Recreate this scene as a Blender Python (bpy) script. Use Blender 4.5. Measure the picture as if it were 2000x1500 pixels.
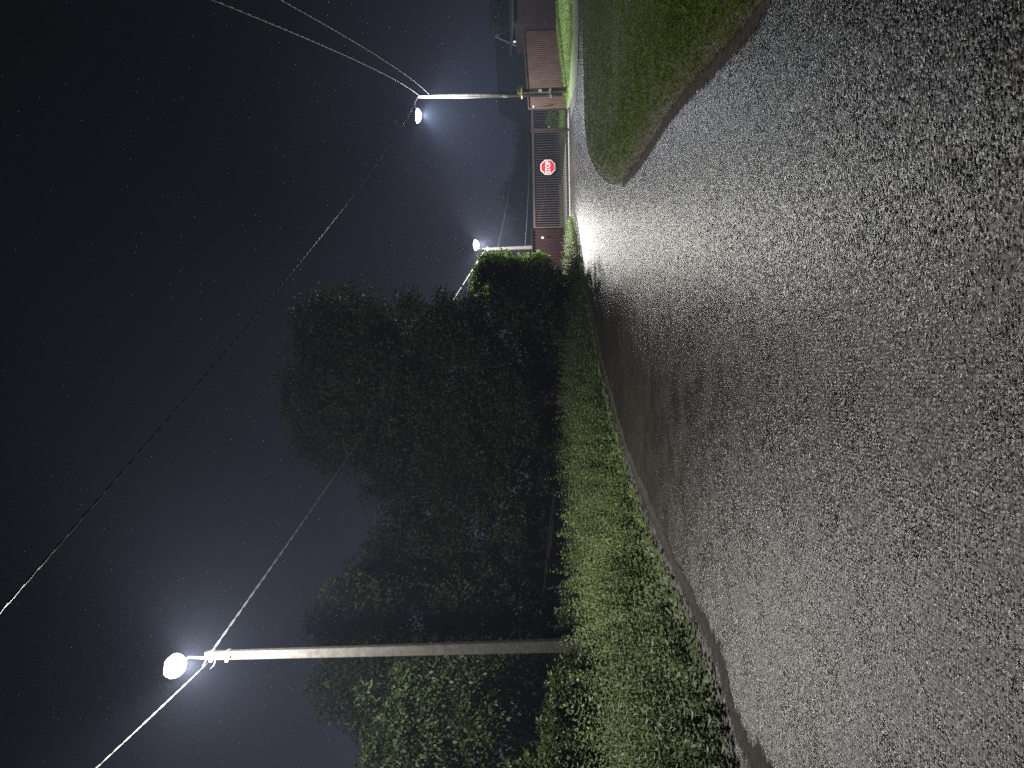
import bpy, bmesh, math, random
import numpy as np
from mathutils import Vector, Matrix
from mathutils.geometry import tessellate_polygon, delaunay_2d_cdt

random.seed(7)
rng = np.random.default_rng(7)
R = math.radians
for o in list(bpy.data.objects):
    bpy.data.objects.remove(o)
scene = bpy.context.scene
COL = scene.collection

# ------------------------------------------------------------------ camera
# The photograph lies on its side: the camera was held upright but the picture
# is stored turned by 90 degrees, so the camera itself is rolled by 90 degrees.
EYE = Vector((0, 0, 1.5))
F = 1502.0
PITCH, ROLL = math.atan(63 / F), R(1.0)
fwd = Vector((0, math.cos(PITCH), math.sin(PITCH)))
up0 = Vector((0, -math.sin(PITCH), math.cos(PITCH)))
right0 = Vector((1, 0, 0))
up = up0 * math.cos(ROLL) + right0 * math.sin(ROLL)
right = right0 * math.cos(ROLL) - up0 * math.sin(ROLL)
cam_d = bpy.data.cameras.new('camera')
cam = bpy.data.objects.new('camera', cam_d)
COL.objects.link(cam)
cam_d.sensor_width = 36
cam_d.lens = 36 * F / 2000
cam_d.clip_start, cam_d.clip_end = 0.05, 2000
M = Matrix((-up, right, -fwd)).transposed().to_4x4()
M.translation = EYE
cam.matrix_world = M
scene.camera = cam

# ------------------------------------------------------------------ night sky
w = bpy.data.worlds.new('World')
scene.world = w
w.use_nodes = True
w.cycles.sampling_method = 'NONE'
nt = w.node_tree
sky = nt.nodes.new('ShaderNodeTexSky')
sky.sky_type = 'NISHITA'
sky.sun_disc = False
sky.sun_elevation = R(-4.5)
sky.sun_rotation = R(200)
bg = nt.nodes['Background']
bg.inputs['Strength'].default_value = 0.05
nt.links.new(sky.outputs[0], bg.inputs['Color'])
# town glow in the low cloud: strongest near the horizon on the left, fading upwards
tc = nt.nodes.new('ShaderNodeTexCoord')
sp = nt.nodes.new('ShaderNodeSeparateXYZ')
nt.links.new(tc.outputs['Generated'], sp.inputs[0])


def wmath(op, a, b=None, c=None):
    x = nt.nodes.new('ShaderNodeMath')
    x.operation = op
    for i, q in enumerate((a, b, c)):
        if q is None: continue
        if isinstance(q, (int, float)): x.inputs[i].default_value = q
        else: nt.links.new(q, x.inputs[i])
    return x.outputs[0]


zz = wmath('MAXIMUM', sp.outputs[2], 0.0)
fall = wmath('EXPONENT', wmath('MULTIPLY', zz, -6.0))
side_ = wmath('MAXIMUM', wmath('MULTIPLY_ADD', sp.outputs[0], -0.9, 0.62), 0.12)
cn = nt.nodes.new('ShaderNodeTexNoise')
cn.inputs['Scale'].default_value = 3.2
cn.inputs['Detail'].default_value = 4
nt.links.new(tc.outputs['Generated'], cn.inputs['Vector'])
cloud = wmath('MULTIPLY_ADD', cn.outputs[0], 1.3, 0.35)
glow = wmath('MULTIPLY', wmath('MULTIPLY', fall, side_), cloud)
bg2 = nt.nodes.new('ShaderNodeBackground')
bg2.inputs['Color'].default_value = (0.66, 0.66, 1.0, 1)
nt.links.new(wmath('MULTIPLY', glow, 0.14), bg2.inputs['Strength'])
ad = nt.nodes.new('ShaderNodeAddShader')
nt.links.new(bg.outputs[0], ad.inputs[0])
nt.links.new(bg2.outputs[0], ad.inputs[1])
nt.links.new(ad.outputs[0], nt.nodes['World Output'].inputs['Surface'])

# ------------------------------------------------------------------ exposure
scene.view_settings.view_transform = 'Standard'
scene.view_settings.look = 'None'
scene.view_settings.exposure = 0
scene.view_settings.gamma = 1
scene.cycles.use_denoising = False
scene.cycles.max_bounces = 6
scene.cycles.diffuse_bounces = 3
scene.cycles.volume_bounces = 0
scene.cycles.transparent_max_bounces = 6
scene.cycles.sample_clamp_indirect = 2
scene.cycles.sample_clamp_direct = 8

# lamps of the three street lights: intensity in watts (built with the lamps)
P_NEAR, P_MID, P_FAR = 4600, 6200, 8600
HAZE = 0.0011


# ------------------------------------------------------------------ helpers
def at(u, v, Y):
    """point at depth Y seen at upright photo pixel (u, v) of 1500 x 2000"""
    d = fwd + right * ((u - 750) / F) - up * ((v - 1000) / F)
    return EYE + d * (Y / d.y)


def gr(u, v, z=0.0):
    d = fwd + right * ((u - 750) / F) - up * ((v - 1000) / F)
    return EYE + d * ((z - EYE.z) / d.z)


def tag(o, label=None, cat=None, group=None, kind=None):
    if label: o['label'] = label
    if cat: o['category'] = cat
    if group: o['group'] = group
    if kind: o['kind'] = kind
    return o


def empty(name, loc, label=None, cat=None, group=None, rz=0):
    o = bpy.data.objects.new(name, None)
    COL.objects.link(o)
    o.location = loc
    o.rotation_euler.z = rz
    return tag(o, label, cat, group)


def link_mesh(name, me, mat, parent=None, smooth=False):
    o = bpy.data.objects.new(name, me)
    COL.objects.link(o)
    if mat is not None:
        me.materials.append(mat)
    if parent is not None:
        o.parent = parent
        # verts are given in the frame of the top-level root
    if smooth:
        me.polygons.foreach_set('use_smooth', [True] * len(me.polygons))
    return o


class MB:
    """collects boxes, tubes and polygons; build() links them as ONE mesh"""
    def __init__(s):
        s.v, s.f = [], []

    def add(s, vs, fs):
        n = len(s.v)
        s.v += [tuple(p) for p in vs]
        s.f += [tuple(i + n for i in f) for f in fs]

    def box(s, x0, x1, y0, y1, z0, z1):
        s.add([(x0, y0, z0), (x1, y0, z0), (x1, y1, z0), (x0, y1, z0),
               (x0, y0, z1), (x1, y0, z1), (x1, y1, z1), (x0, y1, z1)],
              [(0, 3, 2, 1), (4, 5, 6, 7), (0, 1, 5, 4), (1, 2, 6, 5), (2, 3, 7, 6), (3, 0, 4, 7)])

    def bar(s, a, b, wx, wz, upv=(0, 0, 1)):
        a, b = Vector(a), Vector(b)
        d = (b - a).normalized()
        upv = Vector(upv)
        if abs(d.dot(upv)) > 0.98: upv = Vector((0, 1, 0))
        sd = d.cross(upv).normalized()
        u2 = sd.cross(d)
        vs = []
        for p in (a, b):
            for (i, j) in ((-1, -1), (1, -1), (1, 1), (-1, 1)):
                vs.append(p + sd * (i * wx / 2) + u2 * (j * wz / 2))
        s.add(vs, [(0, 1, 2, 3), (7, 6, 5, 4), (0, 4, 5, 1), (1, 5, 6, 2), (2, 6, 7, 3), (3, 7, 4, 0)])

    def tube(s, pts, radii, n=8, cap=True):
        pts = [Vector(p) for p in pts]
        vs, fs = [], []
        prev = None
        for i, p in enumerate(pts):
            d = (pts[min(i + 1, len(pts) - 1)] - pts[max(i - 1, 0)]).normalized()
            if prev is None:
                a = Vector((1, 0, 0)) if abs(d.x) < 0.8 else Vector((0, 1, 0))
                prev = (a - d * a.dot(d)).normalized()
            else:
                prev = (prev - d * prev.dot(d)).normalized()
            b = d.cross(prev)
            r = radii[i] if hasattr(radii, '__len__') else radii
            for k in range(n):
                t = 2 * math.pi * k / n
                vs.append(p + prev * (r * math.cos(t)) + b * (r * math.sin(t)))
        for i in range(len(pts) - 1):
            for k in range(n):
                k2 = (k + 1) % n
                fs.append((i * n + k, i * n + k2, (i + 1) * n + k2, (i + 1) * n + k))
        if cap:
            fs.append(tuple(reversed(range(n))))
            fs.append(tuple(range((len(pts) - 1) * n, len(pts) * n)))
        s.add(vs, fs)

    def build(s, name, mat, parent=None, smooth=False, bevel=0):
        me = bpy.data.meshes.new(name)
        me.from_pydata(s.v, [], s.f)
        me.update()
        o = link_mesh(name, me, mat, parent, smooth)
        if bevel:
            m = o.modifiers.new('bevel', 'BEVEL')
            m.width = bevel
            m.segments = 2
        return o


# ------------------------------------------------------------------ materials
def new_mat(name):
    m = bpy.data.materials.new(name)
    m.use_nodes = True
    n = m.node_tree
    return m, n, n.nodes['Principled BSDF']


def N(nt, kind, **kw):
    x = nt.nodes.new(kind)
    for k, v in kw.items():
        if k in x.inputs.keys():
            x.inputs[k].default_value = v
        else:
            setattr(x, k, v)
    return x


def ramp(nt, fac, stops):
    r = nt.nodes.new('ShaderNodeValToRGB')
    e = r.color_ramp.elements
    while len(e) < len(stops): e.new(0.5)
    for i, (p, c) in enumerate(stops):
        e[i].position = p
        e[i].color = (c[0], c[1], c[2], 1)
    nt.links.new(fac, r.inputs[0])
    return r.outputs[0]


def plain(name, c, rough=0.6, metal=0.0, var=0.25, scale=6.0, bump=0.0, bscale=40.0, spec=0.3):
    m, n, p = new_mat(name)
    p.inputs['Specular IOR Level'].default_value = spec
    tc = N(n, 'ShaderNodeTexCoord')
    nz = N(n, 'ShaderNodeTexNoise', Scale=scale, Detail=6.0)
    n.links.new(tc.outputs['Object'], nz.inputs['Vector'])
    lo = [x * (1 - var) for x in c]
    hi = [min(1, x * (1 + var)) for x in c]
    n.links.new(ramp(n, nz.outputs[0], [(0.3, lo), (0.7, hi)]), p.inputs['Base Color'])
    p.inputs['Roughness'].default_value = rough
    p.inputs['Metallic'].default_value = metal
    if bump:
        b = N(n, 'ShaderNodeTexNoise', Scale=bscale, Detail=4.0)
        n.links.new(tc.outputs['Object'], b.inputs['Vector'])
        bp = N(n, 'ShaderNodeBump', Strength=bump, Distance=0.02)
        n.links.new(b.outputs[0], bp.inputs['Height'])
        n.links.new(bp.outputs[0], p.inputs['Normal'])
    return m


def asphalt_mat():
    """wet worn asphalt: stones of two sizes, each with its own tilt, gloss and tone"""
    m, n, p = new_mat('wet_asphalt')
    pos = N(n, 'ShaderNodeNewGeometry').outputs['Position']
    big = N(n, 'ShaderNodeTexNoise', Scale=0.55, Detail=6.0, Roughness=0.6)
    patch = N(n, 'ShaderNodeTexNoise', Scale=2.2, Detail=5.0)
    coarse = N(n, 'ShaderNodeTexVoronoi', Scale=56.0)
    fine = N(n, 'ShaderNodeTexVoronoi', Scale=105.0)
    mid = N(n, 'ShaderNodeTexNoise', Scale=60.0, Detail=4.0, Roughness=0.6)
    for x in (big, patch, coarse, fine, mid):
        n.links.new(pos, x.inputs['Vector'])
    c1 = ramp(n, fine.outputs['Color'], [(0.1, (0.007, 0.0058, 0.0048)), (0.55, (0.018, 0.0152, 0.0125)), (0.92, (0.060, 0.052, 0.043))])
    c2 = ramp(n, big.outputs[0], [(0.32, (0.60, 0.60, 0.60)), (0.66, (1.15, 1.12, 1.08))])
    mx = N(n, 'ShaderNodeMix', data_type='RGBA', blend_type='MULTIPLY')
    mx.inputs['Factor'].default_value = 1
    n.links.new(c1, mx.inputs['A'])
    n.links.new(c2, mx.inputs['B'])
    n.links.new(mx.outputs['Result'], p.inputs['Base Color'])
    sc_ = N(n, 'ShaderNodeSeparateColor')
    n.links.new(coarse.outputs['Color'], sc_.inputs[0])
    # wetter and drier areas
    wet = N(n, 'ShaderNodeMapRange')
    wet.inputs['From Min'].default_value = 0.35
    wet.inputs['From Max'].default_value = 0.65
    wet.inputs['To Min'].default_value = -0.09
    wet.inputs['To Max'].default_value = 0.05
    n.links.new(patch.outputs[0], wet.inputs['Value'])
    rr = N(n, 'ShaderNodeMapRange')
    rr.inputs['To Min'].default_value = 0.22
    rr.inputs['To Max'].default_value = 0.50
    n.links.new(sc_.outputs[2], rr.inputs['Value'])
    ra = N(n, 'ShaderNodeMath', operation='ADD')
    n.links.new(rr.outputs[0], ra.inputs[0])
    n.links.new(wet.outputs[0], ra.inputs[1])
    n.links.new(ra.outputs[0], p.inputs['Roughness'])
    p.inputs['Specular IOR Level'].default_value = 0.38
    sub = N(n, 'ShaderNodeMath', operation='MULTIPLY_ADD')
    n.links.new(coarse.outputs['Distance'], sub.inputs[0])
    sub.inputs[1].default_value = -0.7
    n.links.new(mid.outputs[0], sub.inputs[2])
    bp = N(n, 'ShaderNodeBump', Strength=0.55, Distance=0.012)
    n.links.new(sub.outputs[0], bp.inputs['Height'])
    cur = bp.outputs[0]
    for vor, amt in ((coarse, 0.42), (fine, 0.22)):
        ce = N(n, 'ShaderNodeVectorMath', operation='SUBTRACT')
        n.links.new(vor.outputs['Color'], ce.inputs[0])
        ce.inputs[1].default_value = (0.5, 0.5, 0.5)
        mu = N(n, 'ShaderNodeVectorMath', operation='MULTIPLY')
        n.links.new(ce.outputs[0], mu.inputs[0])
        mu.inputs[1].default_value = (amt, amt, 0.0)
        sm = N(n, 'ShaderNodeVectorMath', operation='ADD')
        n.links.new(cur, sm.inputs[0])
        n.links.new(mu.outputs[0], sm.inputs[1])
        cur = sm.outputs[0]
    nm = N(n, 'ShaderNodeVectorMath', operation='NORMALIZE')
    n.links.new(cur, nm.inputs[0])
    n.links.new(nm.outputs[0], p.inputs['Normal'])
    return m


def soil_grass_mat(name, g1, g2, s1, s2):
    """turf whose 'soil' attribute shows bare earth"""
    m, n, p = new_mat(name)
    geo = N(n, 'ShaderNodeNewGeometry')
    a = N(n, 'ShaderNodeTexNoise', Scale=3.0, Detail=6.0)
    b = N(n, 'ShaderNodeTexNoise', Scale=40.0, Detail=4.0)
    for x in (a, b):
        n.links.new(geo.outputs['Position'], x.inputs['Vector'])
    cg = ramp(n, a.outputs[0], [(0.3, g1), (0.7, g2)])
    cs = ramp(n, b.outputs[0], [(0.3, s1), (0.7, s2)])
    at_ = N(n, 'ShaderNodeAttribute', attribute_name='soil')
    ad = N(n, 'ShaderNodeMath', operation='MULTIPLY_ADD')
    n.links.new(b.outputs[0], ad.inputs[0])
    ad.inputs[1].default_value = 0.8
    n.links.new(at_.outputs['Fac'], ad.inputs[2])
    st = N(n, 'ShaderNodeMapRange')
    st.inputs['From Min'].default_value = 0.75
    st.inputs['From Max'].default_value = 1.05
    n.links.new(ad.outputs[0], st.inputs['Value'])
    mx = N(n, 'ShaderNodeMix', data_type='RGBA')
    n.links.new(st.outputs[0], mx.inputs['Factor'])
    n.links.new(cg, mx.inputs['A'])
    n.links.new(cs, mx.inputs['B'])
    n.links.new(mx.outputs['Result'], p.inputs['Base Color'])
    p.inputs['Roughness'].default_value = 0.75
    bp = N(n, 'ShaderNodeBump', Strength=0.8, Distance=0.03)
    n.links.new(b.outputs[0], bp.inputs['Height'])
    n.links.new(bp.outputs[0], p.inputs['Normal'])
    return m


def leaf_mat(name, dark, light, rough=0.55, trans=0.35, spec=0.25):
    m, n, p = new_mat(name)
    p.inputs['Specular IOR Level'].default_value = spec
    at_ = N(n, 'ShaderNodeAttribute', attribute_name='shade')
    col = ramp(n, at_.outputs['Fac'], [(0.0, dark), (1.0, light)])
    n.links.new(col, p.inputs['Base Color'])
    p.inputs['Roughness'].default_value = rough
    tr = N(n, 'ShaderNodeBsdfTranslucent')
    n.links.new(col, tr.inputs['Color'])
    mx = N(n, 'ShaderNodeMixShader', Fac=trans)
    n.links.new(p.outputs[0], mx.inputs[1])
    n.links.new(tr.outputs[0], mx.inputs[2])
    n.links.new(mx.outputs[0], n.nodes['Material Output'].inputs['Surface'])
    return m


def corrugated_mat(name, c):
    return plain(name, c, rough=0.7, var=0.18, scale=1.5, spec=0.04)


def emit_mat(name, c, s):
    m, n, p = new_mat(name)
    p.inputs['Base Color'].default_value = (0.8, 0.8, 0.8, 1)
    p.inputs['Emission Color'].default_value = (*c, 1)
    p.inputs['Emission Strength'].default_value = s
    return m


MAT = {
    'asphalt': asphalt_mat(),
    'ground': soil_grass_mat('field_ground', (0.030, 0.040, 0.018), (0.055, 0.070, 0.028), (0.05, 0.042, 0.033), (0.08, 0.07, 0.055)),
    'turf': soil_grass_mat('turf', (0.022, 0.045, 0.005), (0.045, 0.075, 0.012), (0.045, 0.037, 0.028), (0.085, 0.07, 0.055)),
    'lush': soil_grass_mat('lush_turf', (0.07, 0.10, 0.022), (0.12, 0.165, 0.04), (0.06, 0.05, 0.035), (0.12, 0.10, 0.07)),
    'gravel': plain('damp_gravel', (0.062, 0.056, 0.052), rough=0.7, var=0.45, scale=30, bump=0.6, bscale=70),
    'mud': plain('damp_mud', (0.045, 0.039, 0.034), rough=0.85, var=0.5, scale=14, bump=0.5, bscale=50, spec=0.06),
    'slab': plain('pale_concrete', (0.30, 0.29, 0.26), rough=0.6, var=0.15, scale=4, bump=0.2),
    'concrete': plain('pole_concrete', (0.06, 0.057, 0.052), rough=0.9, var=0.22, scale=9, bump=0.4, bscale=60, spec=0.1),
    'timber': plain('weathered_timber', (0.05, 0.043, 0.034), rough=0.9, var=0.3, scale=7, bump=0.4, bscale=30),
    'steel': plain('galvanised_steel', (0.45, 0.46, 0.47), rough=0.4, metal=0.8, var=0.15),
    'head': plain('lamp_housing', (0.35, 0.36, 0.37), rough=0.45, metal=0.3, var=0.1),
    'cable': plain('aluminium_cable', (0.11, 0.11, 0.11), rough=0.5, metal=0.2, var=0.2),
    'cable_dark': plain('black_cable', (0.05, 0.05, 0.05), rough=0.4, var=0.2),
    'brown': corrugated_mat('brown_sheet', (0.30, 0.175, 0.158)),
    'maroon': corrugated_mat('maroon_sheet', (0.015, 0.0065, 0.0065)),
    'bars': plain('brown_gate_paint', (0.045, 0.030, 0.028), rough=0.45, var=0.15),
    'shaded_wood': plain('shaded_boards', (0.016, 0.009, 0.009), rough=0.8, var=0.3),  # near-black tone holds the shade of a wall turned from the lamp
    'red': plain('sign_red', (0.62, 0.03, 0.035), rough=0.4, var=0.05),
    'white': plain('sign_white', (0.80, 0.80, 0.80), rough=0.4, var=0.03),
    'yellow': plain('yellow_band', (0.55, 0.50, 0.22), rough=0.5, var=0.1),
    'paper': plain('white_paper', (0.75, 0.75, 0.74), rough=0.7, var=0.05),
    'housewall': plain('house_wall', (0.014, 0.015, 0.016), rough=0.8, var=0.2),
    'roof': plain('dark_roof', (0.022, 0.024, 0.026), rough=0.7, var=0.2),
    'trim': plain('white_trim', (0.75, 0.76, 0.76), rough=0.5, var=0.05),
    'window': emit_mat('bright_pane', (0.75, 0.92, 0.95), 1.1),  # panes drawn bright by emission
    'stone': plain('dark_stone', (0.035, 0.033, 0.032), rough=0.8, var=0.3, bump=0.6, bscale=12),
    'bark': plain('bark', (0.07, 0.055, 0.045), rough=0.9, var=0.3, scale=12, bump=0.8, bscale=25),
    'stem': plain('weed_stem', (0.09, 0.085, 0.04), rough=0.6, var=0.3),
    'leaf': leaf_mat('tree_leaf', (0.024, 0.038, 0.012), (0.046, 0.066, 0.020)),
    'leaf_deep': leaf_mat('deep_leaf', (0.022, 0.036, 0.010), (0.055, 0.08, 0.022)),
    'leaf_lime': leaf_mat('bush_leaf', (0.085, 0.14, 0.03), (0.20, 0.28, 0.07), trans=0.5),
    'weed': leaf_mat('weed_leaf', (0.075, 0.115, 0.034), (0.20, 0.25, 0.105), rough=0.55, trans=0.4, spec=0.2),
    'grass': leaf_mat('grass_blade', (0.065, 0.095, 0.008), (0.16, 0.205, 0.026), rough=0.7, spec=0.08),
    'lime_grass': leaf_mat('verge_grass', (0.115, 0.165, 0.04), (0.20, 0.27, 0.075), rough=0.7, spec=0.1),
}


def crumble(m):
    """loose dirt and grit that thins out into single crumbs towards the sides of its strip"""
    n = m.node_tree
    at_ = N(n, 'ShaderNodeAttribute', attribute_name='core')
    g = N(n, 'ShaderNodeNewGeometry')
    a = N(n, 'ShaderNodeTexNoise', Scale=9.0, Detail=8.0, Roughness=0.75)
    n.links.new(g.outputs['Position'], a.inputs['Vector'])
    s_ = N(n, 'ShaderNodeMath', operation='MULTIPLY_ADD')
    n.links.new(a.outputs[0], s_.inputs[0])
    s_.inputs[1].default_value = 2.2
    n.links.new(at_.outputs['Fac'], s_.inputs[2])
    r = N(n, 'ShaderNodeMapRange')
    r.inputs['From Min'].default_value = 1.42
    r.inputs['From Max'].default_value = 1.75
    n.links.new(s_.outputs[0], r.inputs['Value'])
    t = N(n, 'ShaderNodeBsdfTransparent')
    mx = N(n, 'ShaderNodeMixShader')
    n.links.new(r.outputs[0], mx.inputs[0])
    n.links.new(t.outputs[0], mx.inputs[1])
    n.links.new(n.nodes['Principled BSDF'].outputs[0], mx.inputs[2])
    n.links.new(mx.outputs[0], n.nodes['Material Output'].inputs['Surface'])


for k_ in ('gravel', 'mud'):
    crumble(MAT[k_])

# ------------------------------------------------------------------ ground, roads, verges (structure)
def polyline(pts, step=0.5):
    """Catmull-Rom through 2-D points"""
    P = [Vector((p[0], p[1])) for p in pts]
    out = []
    for i in range(len(P) - 1):
        a, b, c, d = P[max(i - 1, 0)], P[i], P[i + 1], P[min(i + 2, len(P) - 1)]
        n = max(2, int((c - b).length / step))
        for k in range(n):
            t = k / n
            out.append(0.5 * ((2 * b) + (c - a) * t + (2 * a - 5 * b + 4 * c - d) * t * t + (3 * b - a - 3 * c + d) * t ** 3))
    out.append(P[-1])
    return out


def g2(u, v):
    p = gr(u, v)
    return (p.x, p.y)


# left edge of the road, from behind the camera to the gate
LEFT = polyline([(-3.0, -9), (-3.0, -6), (-3.0, -3), (-2.98, 0), (-2.94, 2.4), (-2.92, 4.2), g2(10, 1440), g2(170, 1400), g2(380, 1310), g2(540, 1245), g2(700, 1195),
                 g2(860, 1160), g2(960, 1142), g2(1020, 1133), (6.7, 33.0), (7.9, 36.5), (8.2, 39.3)])
# island of grass on the right: near edge (bottom to tip), then its far edge
NEAR_EDGE = polyline([(2.62, -9), (2.62, -6), (2.62, -3), (2.62, 0), (2.62, 2.2), (2.63, 4.0), g2(1480, 1480), g2(1380, 1400), g2(1270, 1304), g2(1199, 1259), g2(1165, 1236), g2(1144, 1217)], 0.25)
FAR_EDGE = polyline([g2(1144, 1217), g2(1139, 1203), g2(1146, 1185), g2(1166, 1166), g2(1200, 1152), g2(1240, 1149), g2(1290, 1148), g2(1400, 1146), (13.2, 23.5), (34, 23.0)])
# far side of the branch road
BRANCH = polyline([(34, 30.0), g2(1500, 1128), g2(1420, 1130), g2(1340, 1126), g2(1310, 1119), g2(1292, 1114)])


def raise_z(x, y):
    """slight rise towards the fence on the right"""
    t = min(1, max(0, (x - 13.5) / 7)) * min(1, max(0, (y - 30) / 9))
    return 0.30 * t * t * (3 - 2 * t)


def seg_dist(p, line):
    best = 1e9
    for i in range(len(line) - 1):
        a, b = line[i], line[i + 1]
        ab = b - a
        t = max(0, min(1, (p - a).dot(ab) / max(ab.length_squared, 1e-9)))
        best = min(best, (p - (a + ab * t)).length)
    return best


def inside(p, poly):
    c = False
    n = len(poly)
    for i in range(n):
        a, b = poly[i], poly[i - 1]
        if (a.y > p.y) != (b.y > p.y) and p.x < (b.x - a.x) * (p.y - a.y) / (b.y - a.y) + a.x:
            c = not c
    return c


def flat_poly(name, poly, z, mat):
    vs = [Vector((p.x, p.y, z)) for p in poly]
    tr = tessellate_polygon([vs])
    me = bpy.data.meshes.new(name)
    fs = []
    for t in tr:
        a, b, c = (vs[i] for i in t)
        fs.append(t if (b - a).cross(c - a).z > 0 else t[::-1])
    me.from_pydata(vs, [], fs)
    o = link_mesh(name, me, mat)
    return tag(o, kind='structure')


def bank(name, poly, edge_line, mat, step, height, slope, soilw, zfun=None):
    """raised sheet filling poly; height grows away from edge_line; attribute soil marks the bare rim"""
    xs = [p.x for p in poly]; ys = [p.y for p in poly]
    pts = [Vector((p.x, p.y)) for p in poly]
    n0 = len(pts)
    x = min(xs)
    while x < max(xs):
        y = min(ys)
        while y < max(ys):
            s = step * (1 if y < 26 else 2)
            q = Vector((x + random.uniform(-.3, .3) * step, y + random.uniform(-.3, .3) * step))
            if inside(q, poly) and seg_dist(q, poly + [poly[0]]) > step * 0.35:
                pts.append(q)
            y += s
        x += step
    edges = [(i, (i + 1) % n0) for i in range(n0)]
    r = delaunay_2d_cdt(pts, edges, [list(range(n0))], 1, 1e-4)
    vs, soil = [], []
    for q in r[0]:
        d = seg_dist(q, edge_line)
        z = height * (1 - math.exp(-d * slope / height)) + 0.006
        z += random.uniform(-.008, .008) * min(1, d / .4)
        if zfun: z += zfun(q.x, q.y)
        vs.append((q.x, q.y, z if d > 1e-3 else -0.02))
        soil.append(max(0.0, 1 - d / soilw))
    me = bpy.data.meshes.new(name)
    me.from_pydata(vs, [], [tuple(f) for f in r[2]])
    a = me.attributes.new('soil', 'FLOAT', 'POINT')
    a.data.foreach_set('value', soil)
    o = link_mesh(name, me, mat, smooth=True)
    tag(o, kind='structure')
    return o


# the ground: one sheet out to the horizon, with the slight rise on the right
def make_ground():
    gx = np.concatenate([np.linspace(-400, -40, 10), np.linspace(-30, 50, 81), np.linspace(60, 400, 10)])
    gy = np.concatenate([np.linspace(-300, -20, 8), np.linspace(-12, 70, 83), np.linspace(80, 500, 12)])
    vs, fs = [], []
    for y in gy:
        for x in gx:
            vs.append((x, y, raise_z(x, y) - 0.004 if y > 31.5 else -0.004))
    nx = len(gx)
    for j in range(len(gy) - 1):
        for i in range(nx - 1):
            fs.append((j * nx + i, j * nx + i + 1, (j + 1) * nx + i + 1, (j + 1) * nx + i))
    me = bpy.data.meshes.new('ground')
    me.from_pydata(vs, [], fs)
    tag(link_mesh('ground', me, MAT['ground'], smooth=True), kind='structure')


make_ground()
GATE_Y = 39.5
GX0, GX1, GX2 = at(1056, 1113, GATE_Y).x, at(1247, 1113, GATE_Y).x, at(1288, 1113, GATE_Y).x
road_poly = LEFT + [Vector((GX0 + .02, GATE_Y - .1)), Vector((GX2, GATE_Y - .1)), Vector((GX2 + .1, 37.5))] + BRANCH[::-1][1:] + FAR_EDGE[::-1] + NEAR_EDGE[::-1][1:]
flat_poly('road', road_poly, 0.004, MAT['asphalt'])
# pale yard behind the gate
flat_poly('yard', [Vector((GX0 - 3, GATE_Y - .098)), Vector((GX2 + .6, GATE_Y - .098)), Vector((GX2 + 3.5, 53.5)), Vector((GX0 - 4, 53.5))], 0.005, MAT['slab'])


def strip(name, line, off0, off1, z, mat, wob=0.05, solid=False):
    """thin sheet that follows a line at side offsets off0..off1, with ragged sides"""
    pts = []
    for i in range(len(line) - 1):
        L_ = (line[i + 1] - line[i]).length
        k_ = max(1, int(L_ / 0.07)) if line[i].y > 2 else 2
        pts += [line[i].lerp(line[i + 1], k / k_) for k in range(k_)]
    pts.append(line[-1])
    vs, fs, core = [], [], []
    s_ = 0
    ph = [random.uniform(0, 6) for _ in range(6)]
    for i, p in enumerate(pts):
        d = (pts[min(i + 3, len(pts) - 1)] - pts[max(i - 3, 0)]).normalized()
        nrm = Vector((d.y, -d.x))
        s_ += (pts[i] - pts[max(i - 1, 0)]).length
        wv = lambda q: (math.sin(s_ * 1.1 + ph[q]) * .5 + math.sin(s_ * 3.7 + ph[q + 1]) * .35 + math.sin(s_ * 9.1 + ph[q + 2]) * .25 + random.uniform(-.3, .3))
        a, b = p + nrm * (off0 + wob * .4 * wv(0)), p + nrm * (off1 + wob * wv(3))
        c = (a + b) / 2
        vs += [(a.x, a.y, z), (c.x, c.y, z), (b.x, b.y, z)]
        core += [.25 if solid else 0.0, 1.0, 0.0]
    for i in range(len(pts) - 1):
        for q in (0, 1):
            fs.append((3 * i + q, 3 * i + q + 1, 3 * i + q + 4, 3 * i + q + 3))
    me = bpy.data.meshes.new(name)
    me.from_pydata(vs, [], fs)
    a_ = me.attributes.new('core', 'FLOAT', 'POINT')
    a_.data.foreach_set('value', core)
    return tag(link_mesh(name, me, mat), kind='structure')


strip('road_shoulder', LEFT, -0.3, 0.24, 0.006, MAT['gravel'], 0.09, True)
strip('mud_band', LEFT, 0.06, 0.46, 0.008, MAT['mud'], 0.09)
strip('road_edge', BRANCH, -0.9, 0.35, 0.008, MAT['gravel'], 0.05)
strip('island_mud', NEAR_EDGE, -0.16, 0.10, 0.008, MAT['mud'], 0.05)

island_poly = NEAR_EDGE + FAR_EDGE[1:] + [Vector((34, -9))]
ISLAND_EDGE = NEAR_EDGE + FAR_EDGE[1:]
bank('grass_island', island_poly, ISLAND_EDGE, MAT['turf'], 0.45, 0.15, 0.45, 0.4)
LV = [p for p in LEFT]
left_poly = LV + [Vector((-26, 39.3)), Vector((-26, -9))]
bank('left_verge', left_poly, LV, MAT['turf'], 0.7, 0.12, 0.25, 0.25)
RV = BRANCH
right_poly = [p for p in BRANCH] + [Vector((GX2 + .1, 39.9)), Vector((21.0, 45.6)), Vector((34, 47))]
bank('right_verge', right_poly, RV, MAT['lush'], 0.6, 0.10, 0.2, 0.2, raise_z)


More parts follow.
